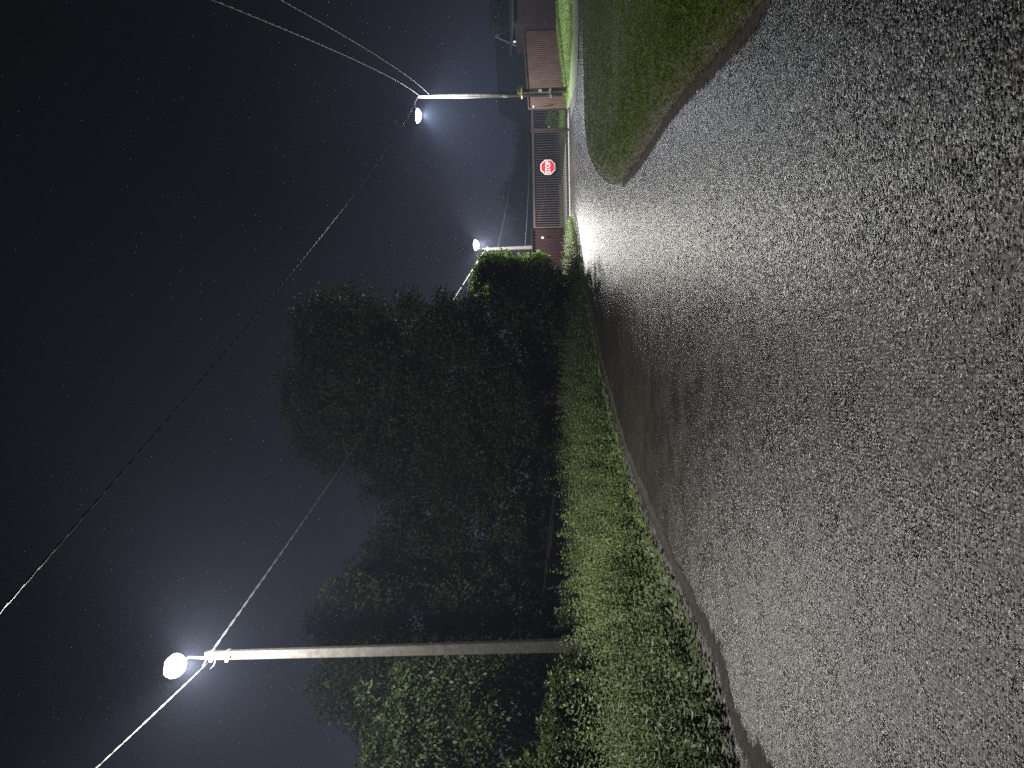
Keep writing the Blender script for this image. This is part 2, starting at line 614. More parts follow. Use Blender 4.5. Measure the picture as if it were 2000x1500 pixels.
# ------------------------------------------------------------------ leaves (numpy)
def leaf_mesh(name, base, axis, side, L, W, fold, shade, mat, parent=None, extra=None):
    """one folded diamond per leaf: base, right, tip, left"""
    n = len(base)
    nrm = np.cross(side, axis)
    mid = base + axis * (L * 0.45)[:, None]
    a = base
    b = mid + side * (W * .5)[:, None] + nrm * (fold * W)[:, None]
    c = base + axis * L[:, None] - nrm * (L * 0.12)[:, None]
    d = mid - side * (W * .5)[:, None] + nrm * (fold * W)[:, None]
    V = np.stack([a, b, c, d], 1).reshape(-1, 3)
    idx = (np.arange(n) * 4)[:, None]
    T = np.concatenate([idx + np.array([[0, 1, 2]]), idx + np.array([[0, 2, 3]])], 1).reshape(-1, 3)
    sh = np.repeat(shade, 4)
    if extra is not None:
        ev, et, es = extra
        T = np.concatenate([T, et + len(V)])
        V = np.concatenate([V, ev])
        sh = np.concatenate([sh, es])
    me = bpy.data.meshes.new(name)
    me.vertices.add(len(V))
    me.vertices.foreach_set('co', V.astype(np.float32).ravel())
    me.loops.add(len(T) * 3)
    me.loops.foreach_set('vertex_index', T.astype(np.int32).ravel())
    me.polygons.add(len(T))
    me.polygons.foreach_set('loop_start', np.arange(0, len(T) * 3, 3, dtype=np.int32))
    at_ = me.attributes.new('shade', 'FLOAT', 'POINT')
    at_.data.foreach_set('value', sh.astype(np.float32))
    me.update()
    me.validate()
    return link_mesh(name, me, mat, parent)


def unit(a):
    return a / np.maximum(np.linalg.norm(a, axis=1, keepdims=True), 1e-9)


def crown(name, clumps, n, size, mat, parent, org, sub=0.5, per=26):
    """leaves in many small sprays spread through the given ellipsoids"""
    vol = np.array([c[3] * c[4] * c[5] for c in clumps]) ** 0.8
    vol /= vol.sum()
    B, A, S, LL, WW, SH = [], [], [], [], [], []
    nsub = max(1, n // per)
    for ci, c in enumerate(clumps):
        k = max(3, int(nsub * vol[ci]))
        d = unit(rng.normal(size=(k, 3)))
        r = rng.uniform(0.15, 1.0, k) ** 0.45 * rng.uniform(0.86, 1.02, k)
        ctr = np.array(c[:3]) + d * r[:, None] * np.array(c[3:6])
        sr = sub * rng.uniform(0.55, 1.35, k)
        tone = rng.uniform(0.1, 0.9, k)
        for j in range(k):
            m = int(per * rng.uniform(0.6, 1.4))
            q = unit(rng.normal(size=(m, 3)))
            p = ctr[j] + q * (sr[j] * rng.uniform(0.2, 1.0, m) ** 0.6)[:, None] * np.array([1, 1, 0.62])
            ax = unit(q * 0.8 + d[j] * 0.7 + rng.normal(size=(m, 3)) * 0.55 + np.array([0, 0, -0.35]))
            sd = unit(np.cross(ax, rng.normal(size=(m, 3)) * 0.6 + np.array([0, 0, 1.0])))
            B.append(p); A.append(ax); S.append(sd)
            l = size * rng.uniform(0.6, 1.35, m)
            LL.append(l); WW.append(l * rng.uniform(0.5, 0.75, m))
            SH.append(np.clip(tone[j] * 0.75 + rng.uniform(0, 0.25, m), 0, 1))
    B = np.concatenate(B) - np.array(org)
    return leaf_mesh(name, B, np.concatenate(A), np.concatenate(S), np.concatenate(LL), np.concatenate(WW),
                     rng.uniform(0.05, 0.3, len(B)), np.concatenate(SH), mat, parent)


def tree(name, label, cat, base, trunk_r, clumps, n, size, mat, group=None, sub=0.5, per=26):
    group = group or {'roadside_tree': 'trees along the left roadside', 'roadside_shrub': 'shrubs by the concrete pole', 'distant_tree': 'dark trees beyond the fences'}.get(name)
    root = empty(name, base, label, cat, group)
    b = Vector(base)
    m = MB()
    top = Vector((sum(c[0] for c in clumps) / len(clumps), sum(c[1] for c in clumps) / len(clumps),
                  sum(c[2] for c in clumps) / len(clumps))) - b
    pts, rad = [], []
    for i in range(9):
        t = i / 8
        pts.append(Vector((top.x * t ** 1.5 + .10 * math.sin(7 * t + b.x), top.y * t ** 1.5 + .08 * math.sin(5 * t), top.z * t - 0.1 * (i == 0))))
        rad.append(trunk_r * (1.25 - 0.95 * t if i else 1.5))
    m.tube(pts, rad, 9)
    for c in clumps:
        e = Vector(c[:3]) - b
        h = max(0.15, min(0.85, (e.z - c[5] * .7) / max(top.z, .1) * 0.8))
        i = int(h * 8)
        s = pts[i]
        mid = s.lerp(e, 0.5) + Vector((random.uniform(-.2, .2), random.uniform(-.2, .2), 0.15))
        m.tube([s, s.lerp(mid, .5) + Vector((0, 0, .06)), mid, e], [rad[i] * .6, rad[i] * .45, rad[i] * .32, rad[i] * .1], 6)
        for k in range(3):
            q = e + Vector((random.uniform(-1, 1) * c[3], random.uniform(-1, 1) * c[4], random.uniform(-.3, 1) * c[5])) * .75
            m.tube([mid.lerp(e, .4), (mid + q) / 2 + Vector((0, 0, .08)), q], [rad[i] * .2, rad[i] * .13, rad[i] * .05], 5)
    m.build('trunk', MAT['bark'], root, smooth=True)
    crown('crown', clumps, n, size, mat, root, base, sub, per)
    return root


def cl(u, v, Y, ru, rv, ry=None):
    """ellipsoid: centre at photo position and depth, half sizes in photo pixels"""
    p = at(u, v, Y)
    k = Y / F
    return (p.x, p.y, p.z, ru * k, ry if ry else ru * k, rv * k)


# the big dark tree over the road and its neighbours
tree('roadside_tree', 'tallest broad dark tree whose crown overhangs the left road edge', 'tree', (-0.6, 26.4, 0.1), 0.26, [
    cl(755, 640, 26, 105, 105), cl(660, 640, 26.6, 80, 85), cl(850, 690, 26, 80, 90), cl(868, 640, 26, 60, 70), cl(720, 760, 26, 150, 110),
    cl(860, 820, 26, 72, 100), cl(620, 780, 26.6, 110, 120), cl(780, 890, 25.6, 130, 100), cl(610, 920, 26, 110, 100),
    cl(880, 940, 26.5, 55, 90), cl(700, 985, 26, 130, 70), cl(540, 800, 27, 60, 70)],
    130000, 0.12, MAT['leaf'], sub=0.62, per=110)
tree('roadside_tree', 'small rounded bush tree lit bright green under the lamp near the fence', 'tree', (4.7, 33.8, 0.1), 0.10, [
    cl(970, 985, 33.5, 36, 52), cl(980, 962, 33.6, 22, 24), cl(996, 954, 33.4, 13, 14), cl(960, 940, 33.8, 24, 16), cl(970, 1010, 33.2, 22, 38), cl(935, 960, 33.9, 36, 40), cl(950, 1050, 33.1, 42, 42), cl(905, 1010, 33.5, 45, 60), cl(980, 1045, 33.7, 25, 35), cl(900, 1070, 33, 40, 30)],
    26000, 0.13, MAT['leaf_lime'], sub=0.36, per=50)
tree('roadside_tree', 'dark tree seen in the gap between the tallest tree and the concrete pole', 'tree', (-6.2, 25.5, 0.1), 0.2, [
    cl(430, 820, 25, 100, 100), cl(370, 760, 25.4, 90, 90), cl(470, 930, 25, 110, 110), cl(350, 930, 25.5, 110, 110)],
    36000, 0.12, MAT['leaf'], per=60)
tree('roadside_tree', 'dark round-headed tree rising directly behind the pale concrete pole', 'tree', (-7.6, 21.5, 0.1), 0.2, [
    cl(290, 700, 21, 95, 100), cl(190, 690, 21.4, 100, 95), cl(240, 800, 21, 130, 110), cl(130, 760, 21.4, 80, 90), cl(250, 940, 21, 130, 110), cl(110, 900, 21, 90, 100)],
    44000, 0.12, MAT['leaf'], per=60)
tree('roadside_tree', 'leafy young tree left of the concrete pole with scattered lit leaf clusters', 'tree', (-8.0, 16.6, 0.1), 0.10, [
    cl(120, 770, 16.2, 75, 75), cl(60, 830, 16, 80, 80), cl(170, 850, 16.4, 60, 80), cl(20, 760, 16.4, 60, 70), cl(90, 940, 16, 110, 70), cl(-40, 900, 16, 90, 120)],
    16000, 0.10, MAT['leaf'], sub=0.4, per=60)
tree('roadside_shrub', 'bushy green shrub at the foot of the concrete pole on its left', 'shrub', (-6.2, 11.4, 0.1), 0.04, [
    cl(60, 1110, 11, 85, 70), cl(150, 1120, 11.2, 70, 62), cl(-20, 1080, 11.2, 70, 90), cl(205, 1145, 11.3, 40, 40)],
    7000, 0.075, MAT['leaf_deep'], sub=0.16, per=18)
tree('roadside_shrub', 'small dim shrub half hidden behind the weeds right of the concrete pole', 'shrub', (-4.6, 16.0, 0.1), 0.03, [
    cl(330, 1125, 16, 40, 35), cl(290, 1120, 15.6, 34, 38)],
    1800, 0.075, MAT['leaf'], sub=0.16, per=18)

tree('thicket', 'added dark thicket closing the lit gap below the tallest tree', 'thicket', (-1.5, 29.0, 0.1), 0.05, [  # added undergrowth: hides the lit ground behind and keeps this gap dark
    cl(u, 1060 + 8 * math.sin(u), 28.5 + 1.2 * math.sin(u * 1.7), 62, 62, 1.6) for u in range(240, 960, 62)] + [
    cl(u, 1050, 20, 75, 60, 1.3) for u in range(-40, 260, 75)],
    36000, 0.15, MAT['leaf'], sub=0.4, per=26)
# dark trees beyond the fences
tree('distant_tree', 'dark broad tree behind the sliding gate, centre of the yard', 'tree', (15.5, 76, 0), 0.3, [
    cl(1110, 1030, 76, 60, 40), cl(1170, 1040, 77, 55, 35), cl(1060, 1035, 76, 50, 35), cl(1120, 1010, 76, 40, 28)],
    14000, 0.26, MAT['leaf'], sub=0.9)
tree('distant_tree', 'dark low tree behind the side gate and timber pole', 'tree', (24, 78, 0), 0.3, [
    cl(1230, 1050, 78, 55, 40), cl(1285, 1045, 78, 50, 40)],
    10000, 0.26, MAT['leaf'], sub=0.9)
tree('distant_tree', 'dark tree rising behind the shaded shed at the right end', 'tree', (34, 62, 0), 0.3, [
    cl(1480, 985, 60, 40, 28), cl(1520, 990, 61, 40, 40), cl(1500, 1030, 61, 60, 40)],
    8000, 0.22, MAT['leaf'], sub=0.7)
tree('yard_bush', 'rounded green bush standing in the yard seen through the side gate', 'bush', (17.6, 51.0, 0), 0.05, [
    cl(1268, 1082, 51, 17, 16), cl(1277, 1090, 51, 14, 12), cl(1255, 1090, 51, 10, 8)],
    2600, 0.11, MAT['leaf_lime'], sub=0.25, per=18)


# ------------------------------------------------------------------ weeds and grass (stuff)
def side_of_left(Y):
    for i in range(len(LEFT) - 1):
        a, b = LEFT[i], LEFT[i + 1]
        if a.y <= Y <= b.y:
            return a.x + (b.x - a.x) * (Y - a.y) / max(b.y - a.y, 1e-6)
    return LEFT[-1].x


def make_weeds():
    B, A, S, LL, WW, SH = [], [], [], [], [], []
    sv, st = [], []
    patches = [(rng.uniform(3.5, 34), rng.uniform(0.0, 1.0)) for _ in range(60)]

    def plant(x, y, z, h, lsize, tone, lean):
        nst = max(4, int(h / (0.055 + lsize * 0.12)))
        tdir = np.array([lean[0], lean[1], 1.0])
        phase = rng.uniform(0, 6.28)
        b0 = np.array([x, y, z])
        # stem: thin three-sided
        r0 = 0.004
        tip = b0 + tdir * h
        k = len(sv)
        for q, rr in ((b0, r0), (tip, r0 * .4)):
            for t in (0, 2.1, 4.2):
                sv.append(q + np.array([rr * math.cos(t), rr * math.sin(t), 0]))
        for t in range(3):
            t2 = (t + 1) % 3
            st.append((k + t, k + t2, k + 3 + t2)); st.append((k + t, k + 3 + t2, k + 3 + t))
        for i in range(nst):
            f = (i + 0.6) / nst
            p = b0 + tdir * (h * f)
            for sgn in (0, math.pi):
                a = phase + i * 1.57 + sgn + rng.uniform(-.4, .4)
                tilt = rng.uniform(-0.5, 0.5) + 0.5 * f
                ax = np.array([math.cos(a), math.sin(a), tilt])
                ax /= np.linalg.norm(ax)
                l = lsize * (1.15 - 0.55 * f) * rng.uniform(0.7, 1.25)
                sd = np.array([-math.sin(a), math.cos(a), rng.uniform(-.35, .35)])
                sd /= np.linalg.norm(sd)
                B.append(p); A.append(ax); S.append(sd); LL.append(l); WW.append(l * rng.uniform(.42, .7))
                SH.append(min(1, max(0, tone + rng.uniform(-.22, .28) + 0.15 * f)))

    count = 0
    while count < 6600:
        Y = 3.0 + 34 * rng.uniform() ** 1.45
        ex = side_of_left(Y)
        d = rng.uniform(0.02, 1.0) ** 0.8 * (2.6 if Y < 14 else 3.2)
        x = ex - 0.05 - d
        hmax = 0.30 + 0.80 * min(1, d / 0.8)
        if Y > 24: hmax *= 0.85
        if Y > 31: hmax *= 0.5
        wave = 0.5 + 0.5 * math.sin(Y * 1.7 + d * 2.2) * math.sin(Y * 0.63 + 1.3)
        h = hmax * (0.45 + 0.5 * wave) * rng.uniform(0.65, 1.2)
        if d > 0.7 and rng.uniform() < 0.05: h *= rng.uniform(1.1, 1.4)
        tone = 0.25 + 0.45 * (0.5 + 0.5 * math.sin(Y * 2.3 + x * 3.1)) * rng.uniform(.6, 1)
        big = rng.uniform() < 0.22
        ls = (0.105 if big else 0.066) * (1 if Y < 15 else 1.2)
        plant(x, Y, 0.05 + 0.06 * min(1, d), h, ls, tone, (rng.normal(0, .16) + .10 * (d < .5), rng.normal(0, .16)))
        count += 1
    # low creeping leaves that hide the earth under the stems
    for _ in range(26000):
        Y = 3.0 + 33 * rng.uniform() ** 1.6
        d = rng.uniform(-0.10, 2.6)
        z = 0.03 + rng.uniform(0, 1) * (0.05 + 0.22 * min(1, max(0, d)))
        a = rng.uniform(0, 6.283)
        ax = np.array([math.cos(a), math.sin(a), rng.uniform(-.3, .6)]); ax /= np.linalg.norm(ax)
        sd = np.array([-math.sin(a), math.cos(a), rng.uniform(-.4, .4)]); sd /= np.linalg.norm(sd)
        l = rng.uniform(.05, .12) * (1 if Y < 15 else 1.3)
        B.append(np.array([side_of_left(Y) - 0.05 - d + .03 * math.sin(Y * 9), Y, z])); A.append(ax); S.append(sd)
        LL.append(l); WW.append(l * rng.uniform(.4, .75)); SH.append(min(1, max(0, rng.uniform(.1, .75))))
    n = len(B)
    ev = np.array(sv); et = np.array(st)
    o = leaf_mesh('weeds', np.array(B), np.array(A), np.array(S), np.array(LL), np.array(WW), rng.uniform(.05, .25, n),
                  np.array(SH), MAT['weed'], None, (ev, et, np.full(len(ev), .35)))
    tag(o, 'thick knee-high weeds and nettles growing along the left road edge', 'weeds', kind='stuff')


def make_blades(name, label, cat, pts, h, mat, spread=0.5):
    """each point gives one bent blade"""
    n = len(pts)
    pts = np.array(pts)
    a = rng.uniform(0, 2 * math.pi, n)
    ax = unit(np.stack([np.cos(a) * spread, np.sin(a) * spread, np.ones(n)], 1) * np.array([1, 1, 1]) + rng.normal(size=(n, 3)) * .2)
    b = rng.uniform(0, 2 * math.pi, n)
    sd = unit(np.cross(ax, np.stack([np.cos(b), np.sin(b), np.zeros(n)], 1)))
    L = h * rng.uniform(.5, 1.4, n)
    W = np.clip(L * 0.10, 0.004, 0.012) * rng.uniform(.8, 1.5, n)
    sh = np.clip(0.5 + 0.25 * np.sin(pts[:, 0] * 2.9 + pts[:, 1] * .4) * np.sin(pts[:, 0] * 1.3 - pts[:, 1] * .9) + rng.normal(0, .24, n), 0, 1)
    o = leaf_mesh(name, pts, ax, sd, L, W, np.full(n, .1), sh, mat)
    return tag(o, label, cat, kind='stuff')


def make_grass():
    pts, clov = [], []
    k = 0
    while len(pts) < 150000 and k < 800000:
        k += 1
        Y = 4.5 + 20 * rng.uniform() ** 1.7
        X = rng.uniform(2.5, min(16, 3.5 + Y * 0.55))
        q = Vector((X, Y))
        if not inside(q, island_poly): continue
        d = seg_dist(q, ISLAND_EDGE) if (X < 4.6 or Y > 15) else 1.0
        if d < 0.02 or rng.uniform() > min(1, 0.3 + d * 1.3): continue
        z = 0.15 * (1 - math.exp(-d * .45 / .15)) - 0.01
        pts.append((X, Y, z))
        if rng.uniform() < 0.22: clov.append((X, Y, z))
    make_blades('island_grass', 'dark green lawn grass covering the wedge island on the right', 'grass', pts, 0.055, MAT['grass'], 1.1)
    # broad low leaves among the blades (plantain, clover)
    n = len(clov)
    c = np.array(clov)
    a = rng.uniform(0, 6.283, n)
    ax = unit(np.stack([np.cos(a), np.sin(a), rng.uniform(.1, .7, n)], 1))
    sd = unit(np.cross(ax, np.array([0, 0, 1.0]) + rng.normal(size=(n, 3)) * .2))
    L = rng.uniform(.02, .05, n)
    o = leaf_mesh('lawn_weeds', c + np.array([0, 0, .022]), ax, sd, L, L * .6, np.full(n, .12), rng.uniform(.3, 1, n), MAT['grass'])
    tag(o, 'small broad-leaved lawn weeds scattered through the island grass', 'weeds', kind='stuff')

    pts = []
    k = 0
    while len(pts) < 24000 and k < 300000:
        k += 1
        q = Vector((rng.uniform(13.8, 26), rng.uniform(30.5, 46)))
        if not inside(q, right_poly): continue
        d = seg_dist(q, BRANCH)
        if d < 0.15: continue
        pts.append((q.x, q.y, raise_z(q.x, q.y) + 0.10 * (1 - math.exp(-d * 2))))
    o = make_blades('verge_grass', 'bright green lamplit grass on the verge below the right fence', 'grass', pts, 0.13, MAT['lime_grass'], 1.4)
    pts = []
    for _ in range(14000):
        Y = rng.uniform(30, 39.2)
        X = side_of_left(Y) - 0.05 - rng.uniform(0, 1) ** 1.3 * 3.5
        pts.append((X, Y, 0.08))
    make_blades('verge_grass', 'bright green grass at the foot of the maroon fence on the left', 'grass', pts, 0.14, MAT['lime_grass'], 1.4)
    pts = [(rng.uniform(5.5, 13.5), rng.normal(52.5, .7), 0) for _ in range(2500)] + [(rng.uniform(15.5, 20), rng.normal(47.5, 1.6), 0) for _ in range(2500)]
    make_blades('yard_grass', 'green grass fringe at the far side of the yard behind the gate', 'grass', pts, 0.3, MAT['lime_grass'], 0.6)


make_weeds()
make_grass()


# ------------------------------------------------------------------ fences and gates
def sheet_panel(mb, a, b, z0a, z0b, h0, h1, pitch=0.2, depth=0.035):
    """trapezoid-profile sheet from a to b with a real thickness"""
    a, b = Vector((a[0], a[1])), Vector((b[0], b[1]))
    d = (b - a)
    Ln = d.length
    d /= Ln
    nr = Vector((d.y, -d.x))
    prof = []
    s = 0.0
    while s < Ln - 1e-6:
        for (t, o) in ((0, 0), (.32, 0), (.42, 1), (.9, 1)):
            q = s + t * pitch
            if q < Ln: prof.append((q, o * depth))
        s += pitch
    prof.append((Ln, 0))
    vs, fs = [], []
    for q, o in prof:
        f = q / Ln
        zb = z0a + (z0b - z0a) * f
        for off in (0, -0.012):
            p = a + d * q + nr * (o + off)
            vs += [(p.x, p.y, zb + h0), (p.x, p.y, zb + h1)]
    for i in range(len(prof) - 1):
        j, k = i * 4, i * 4 + 4
        fs += [(j, k, k + 1, j + 1), (j + 2, j + 3, k + 3, k + 2), (j + 1, k + 1, k + 3, j + 3), (j, j + 2, k + 2, k)]
    e = (len(prof) - 1) * 4
    fs += [(0, 1, 3, 2), (e, e + 2, e + 3, e + 1)]
    mb.add(vs, fs)


def post(mb, x, y, z0, z1, s=0.08):
    mb.box(x - s / 2, x + s / 2, y - s / 2, y + s / 2, z0, z1)


# right fence: brown sheets
RF0, RF1 = (GX2 + 0.05, GATE_Y), (at(1441, 1090, 44.5).x, 44.5)
zr0, zr1 = raise_z(*RF0), raise_z(*RF1)
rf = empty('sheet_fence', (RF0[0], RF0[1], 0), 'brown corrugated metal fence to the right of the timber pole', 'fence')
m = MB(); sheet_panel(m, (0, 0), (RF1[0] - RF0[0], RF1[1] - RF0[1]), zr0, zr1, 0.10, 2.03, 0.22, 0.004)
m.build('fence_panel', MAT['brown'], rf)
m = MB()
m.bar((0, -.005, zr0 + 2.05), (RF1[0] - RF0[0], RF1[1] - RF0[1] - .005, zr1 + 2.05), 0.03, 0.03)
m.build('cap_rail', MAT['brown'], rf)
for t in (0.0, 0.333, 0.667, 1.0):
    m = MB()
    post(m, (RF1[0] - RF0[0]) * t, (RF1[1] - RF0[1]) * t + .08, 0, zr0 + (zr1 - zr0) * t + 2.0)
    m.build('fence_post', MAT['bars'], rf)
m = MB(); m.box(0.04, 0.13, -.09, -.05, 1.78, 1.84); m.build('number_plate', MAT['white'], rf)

# left fence: maroon sheets
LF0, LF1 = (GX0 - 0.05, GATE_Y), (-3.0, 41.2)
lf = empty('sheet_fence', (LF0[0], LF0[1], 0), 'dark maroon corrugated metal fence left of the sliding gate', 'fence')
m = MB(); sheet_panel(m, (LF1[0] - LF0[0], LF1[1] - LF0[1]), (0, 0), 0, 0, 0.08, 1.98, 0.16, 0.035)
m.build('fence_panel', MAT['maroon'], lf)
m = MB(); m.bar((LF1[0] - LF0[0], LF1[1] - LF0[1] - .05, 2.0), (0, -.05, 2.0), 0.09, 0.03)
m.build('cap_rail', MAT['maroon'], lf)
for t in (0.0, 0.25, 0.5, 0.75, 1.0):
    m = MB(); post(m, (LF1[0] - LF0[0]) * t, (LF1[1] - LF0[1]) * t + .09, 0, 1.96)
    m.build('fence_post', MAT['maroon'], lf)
m = MB(); m.box(-0.50, -0.42, -.095, -.06, 1.42, 1.5); m.build('reflector', MAT['white'], lf)

# sliding gate
GW = GX1 - GX0
sg = empty('sliding_gate', (GX0, GATE_Y, 0), 'wide brown sliding gate of thin vertical bars across the road end', 'gate')
m = MB()
m.bar((0.0, 0, 1.86), (GW - .06, 0, 1.86), 0.06, 0.10)
m.bar((0.0, 0, 0.12), (GW - .06, 0, 0.12), 0.06, 0.12)
m.bar((0.0, 0, 0.43), (GW - .06, 0, 0.43), 0.04, 0.05)
m.bar((0.03, 0, 0.18), (0.03, 0, 1.81), 0.06, 0.06)
m.bar((GW - .10, 0, 0.18), (GW - .10, 0, 1.81), 0.06, 0.06)
m.build('gate_frame', MAT['bars'], sg)
nb = 38
for i in range(nb):
    x = 0.03 + (GW - .13) * (i + 1) / (nb + 1)
    m = MB()
    m.box(x - .013, x + .013, -.013, .013, .18, 1.81)
    m.build('gate_bar', MAT['bars'], sg)
m = MB(); m.bar((GW - 0.2, 0.045, 0.45), (0.4, 0.045, 1.65), 0.03, 0.06); m.build('diagonal_brace', MAT['bars'], sg)
# gate posts
for x, lab in ((GX1, 'square brown post between the sliding gate and the side gate'), ):
    g = empty('gate_post', (x, GATE_Y, 0), lab, 'post')
    m = MB(); m.box(-.05, .05, -.06, .06, 0, 1.96); m.build('post_shaft', MAT['bars'], g)
    m = MB(); m.box(-.065, .065, -.075, .075, 1.96, 1.99); m.build('post_cap', MAT['bars'], g)
# side gate
PW = GX2 - GX1
pg = empty('side_gate', (GX1 + .06, GATE_Y, 0), 'narrow brown barred side gate beside the right fence', 'gate')
m = MB()
W2 = PW - .08
m.bar((0, 0, 1.87), (W2, 0, 1.87), .06, .12)
m.bar((0, 0, 0.94), (W2, 0, 0.94), .05, .05)
m.bar((0, 0, 0.14), (W2, 0, 0.14), .06, .14)
m.bar((0.02, 0, .21), (0.02, 0, 1.81), .04, .04)
m.bar((W2 - .02, 0, .21), (W2 - .02, 0, 1.81), .04, .04)
m.build('gate_frame', MAT['bars'], pg)
for i in range(6):
    x = W2 * (i + 1) / 7
    m = MB(); m.box(x - .009, x + .009, -.009, .009, .97, 1.81); m.build('gate_bar', MAT['bars'], pg)
m = MB(); m.box(.05, .13, -.06, -.03, .98, 1.08); m.build('lock_box', MAT['steel'], pg)

# stop sign
SP = at(1173, 1070, GATE_Y)
ss = empty('stop_sign', (SP.x, GATE_Y - .06, SP.z), 'red octagonal stop sign with white border hung on the gate', 'sign')


def octagon(r, y0, y1):
    mb = MB()
    a = [(r * math.cos(R(22.5 + 45 * k)), r * math.sin(R(22.5 + 45 * k))) for k in range(8)]
    mb.add([(x, y0, z) for x, z in a] + [(x, y1, z) for x, z in a],
           [tuple(range(8)), tuple(reversed(range(8, 16)))] + [((k + 1) % 8, k, k + 8, (k + 1) % 8 + 8) for k in range(8)])
    return mb


octagon(0.405, 0, 0.02).build('border', MAT['white'], ss)
octagon(0.365, -0.004, 0.0).build('face', MAT['red'], ss)
fc = bpy.data.curves.new('lettering', 'FONT')
fc.body = 'STOP'
fc.align_x, fc.align_y = 'CENTER', 'CENTER'
fc.size = 0.30
fc.extrude = 0.002
fc.offset = 0.006
fo = bpy.data.objects.new('lettering_source', fc)
COL.objects.link(fo)
dg = bpy.context.evaluated_depsgraph_get()
me = bpy.data.meshes.new_from_object(fo.evaluated_get(dg))
bpy.data.objects.remove(fo)
xs = [v.co.x for v in me.vertices]; ys = [v.co.y for v in me.vertices]
sx = 0.60 / (max(xs) - min(xs)); sy = 0.27 / (max(ys) - min(ys))
cx, cy = (max(xs) + min(xs)) / 2, (max(ys) + min(ys)) / 2
for v in me.vertices:
    x, y, z = v.co
    v.co = ((x - cx) * sx, -0.007 - z, (y - cy) * sy)
link_mesh('lettering', me, MAT['white'], ss)

# shed at the right end, its shade put into the board colour
sh = empty('dark_shed', (RF1[0] + .15, 43.9, raise_z(*RF1)), 'shaded boarded shed standing at the right end of the brown fence', 'shed')
m = MB(); m.box(0, 7, 0, 4, 0, 2.55); m.build('wall', MAT['shaded_wood'], sh)
m = MB()
m.add([(-.0, -.25, 2.553), (7.2, -.25, 2.553), (7.2, 4.2, 2.9), (0, 4.2, 2.9), (0, -.25, 2.65), (7.2, -.25, 2.65), (7.2, 4.2, 3.0), (0, 4.2, 3.0)],
      [(0, 3, 2, 1), (4, 5, 6, 7), (0, 1, 5, 4), (1, 2, 6, 5), (2, 3, 7, 6), (3, 0, 4, 7)])
m.build('roof', MAT['roof'], sh)

# house behind the right fence
E1, E2 = Vector((24.6, 58.0, 0)), Vector((29.4, 63.0, 0))
wd = (E2 - E1).length
ang = math.atan2(E2.y - E1.y, E2.x - E1.x)
hs = empty('gabled_house', E1, 'dark gabled house with white roof trim behind the brown fence', 'house', rz=ang)
ZE, ZP, LN = 2.0, 4.75, 5.6     # local x along the gable, local y along the ridge
m = MB()
m.add([(0, 0, 0), (wd, 0, 0), (wd, 0, ZE), (wd / 2, 0, ZP), (0, 0, ZE), (0, LN, 0), (wd, LN, 0), (wd, LN, ZE), (wd / 2, LN, ZP), (0, LN, ZE)],
      [(0, 1, 2, 3, 4), (5, 9, 8, 7, 6), (0, 4, 9, 5), (1, 6, 7, 2), (0, 5, 6, 1)])
m.build('wall', MAT['housewall'], hs)
sl = (ZP - ZE) / (wd / 2)
m = MB()
for s in (0, 1):
    x0 = -.4 if s == 0 else wd + .4
    zz = ZE - .4 * sl
    a = [(x0, -.35, zz + .03), (wd / 2, -.35, ZP + .03), (wd / 2, LN + .3, ZP + .03), (x0, LN + .3, zz + .03)]
    b = [(p[0], p[1], p[2] + .12) for p in a]
    m.add(a + b, [(0, 1, 2, 3), (7, 6, 5, 4), (0, 4, 5, 1), (1, 5, 6, 2), (2, 6, 7, 3), (3, 7, 4, 0)])
m.build('roof', MAT['roof'], hs)
for s in (0, 1):
    x0 = -.4 if s == 0 else wd + .4
    m = MB(); m.bar((x0, -.39, ZE - .4 * sl + .10), (wd / 2, -.39, ZP + .10), .03, .16); m.build('roof_trim', MAT['trim'], hs)
for x, z in ((wd * .26, 2.62), (wd * .45, 2.8)):
    m = MB(); m.box(x - .27, x + .27, -.05, .0, z, z + .72); wf = m.build('window', MAT['trim'], hs)
    m = MB(); m.box(x - .2, x + .2, -.056, -.052, z + .07, z + .65); p_ = m.build('pane', MAT['window'], wf)


# dark block on the verge
st = empty('stone_block', at(1492, 1119, 33.5) - Vector((0, 0, .25)), 'low dark stone block lying on the right grass verge', 'stone')
bm = bmesh.new()
bmesh.ops.create_icosphere(bm, subdivisions=3, radius=1)
for v in bm.verts:
    c = v.co
    k = 1 + 0.16 * math.sin(c.x * 5 + 1) * math.sin(c.y * 4) + .08 * math.sin(c.z * 9 + c.x * 3)
    c.x, c.y, c.z = [math.copysign(abs(t) ** .6, t) * k for t in (c.x, c.y, c.z)]
    c.x *= .55; c.y *= .3; c.z *= .14
me = bpy.data.meshes.new('block'); bm.to_mesh(me); bm.free()
o = link_mesh('block', me, MAT['stone'], st, smooth=True); o.location.z = .12

# ------------------------------------------------------------------ street lamps, cables
def lamp_light(name, loc, power, color, radius, parent):
    d = bpy.data.lights.new(name, 'POINT')
    d.energy = power
    d.color = color
    d.shadow_soft_size = radius
    o = bpy.data.objects.new(name, d)
    COL.objects.link(o)
    o.location = loc
    o.parent = parent
    return o


def lamp_beam(name, loc, aim, power, color, radius, parent, cone=150, blend=0.7):
    d = bpy.data.lights.new(name, 'SPOT')
    d.energy = power
    d.color = color
    d.shadow_soft_size = radius
    d.spot_size = R(cone)
    d.spot_blend = blend
    o = bpy.data.objects.new(name, d)
    COL.objects.link(o)
    o.location = loc
    o.rotation_euler = Vector(aim).to_track_quat('-Z', 'Y').to_euler()
    o.parent = parent
    return o


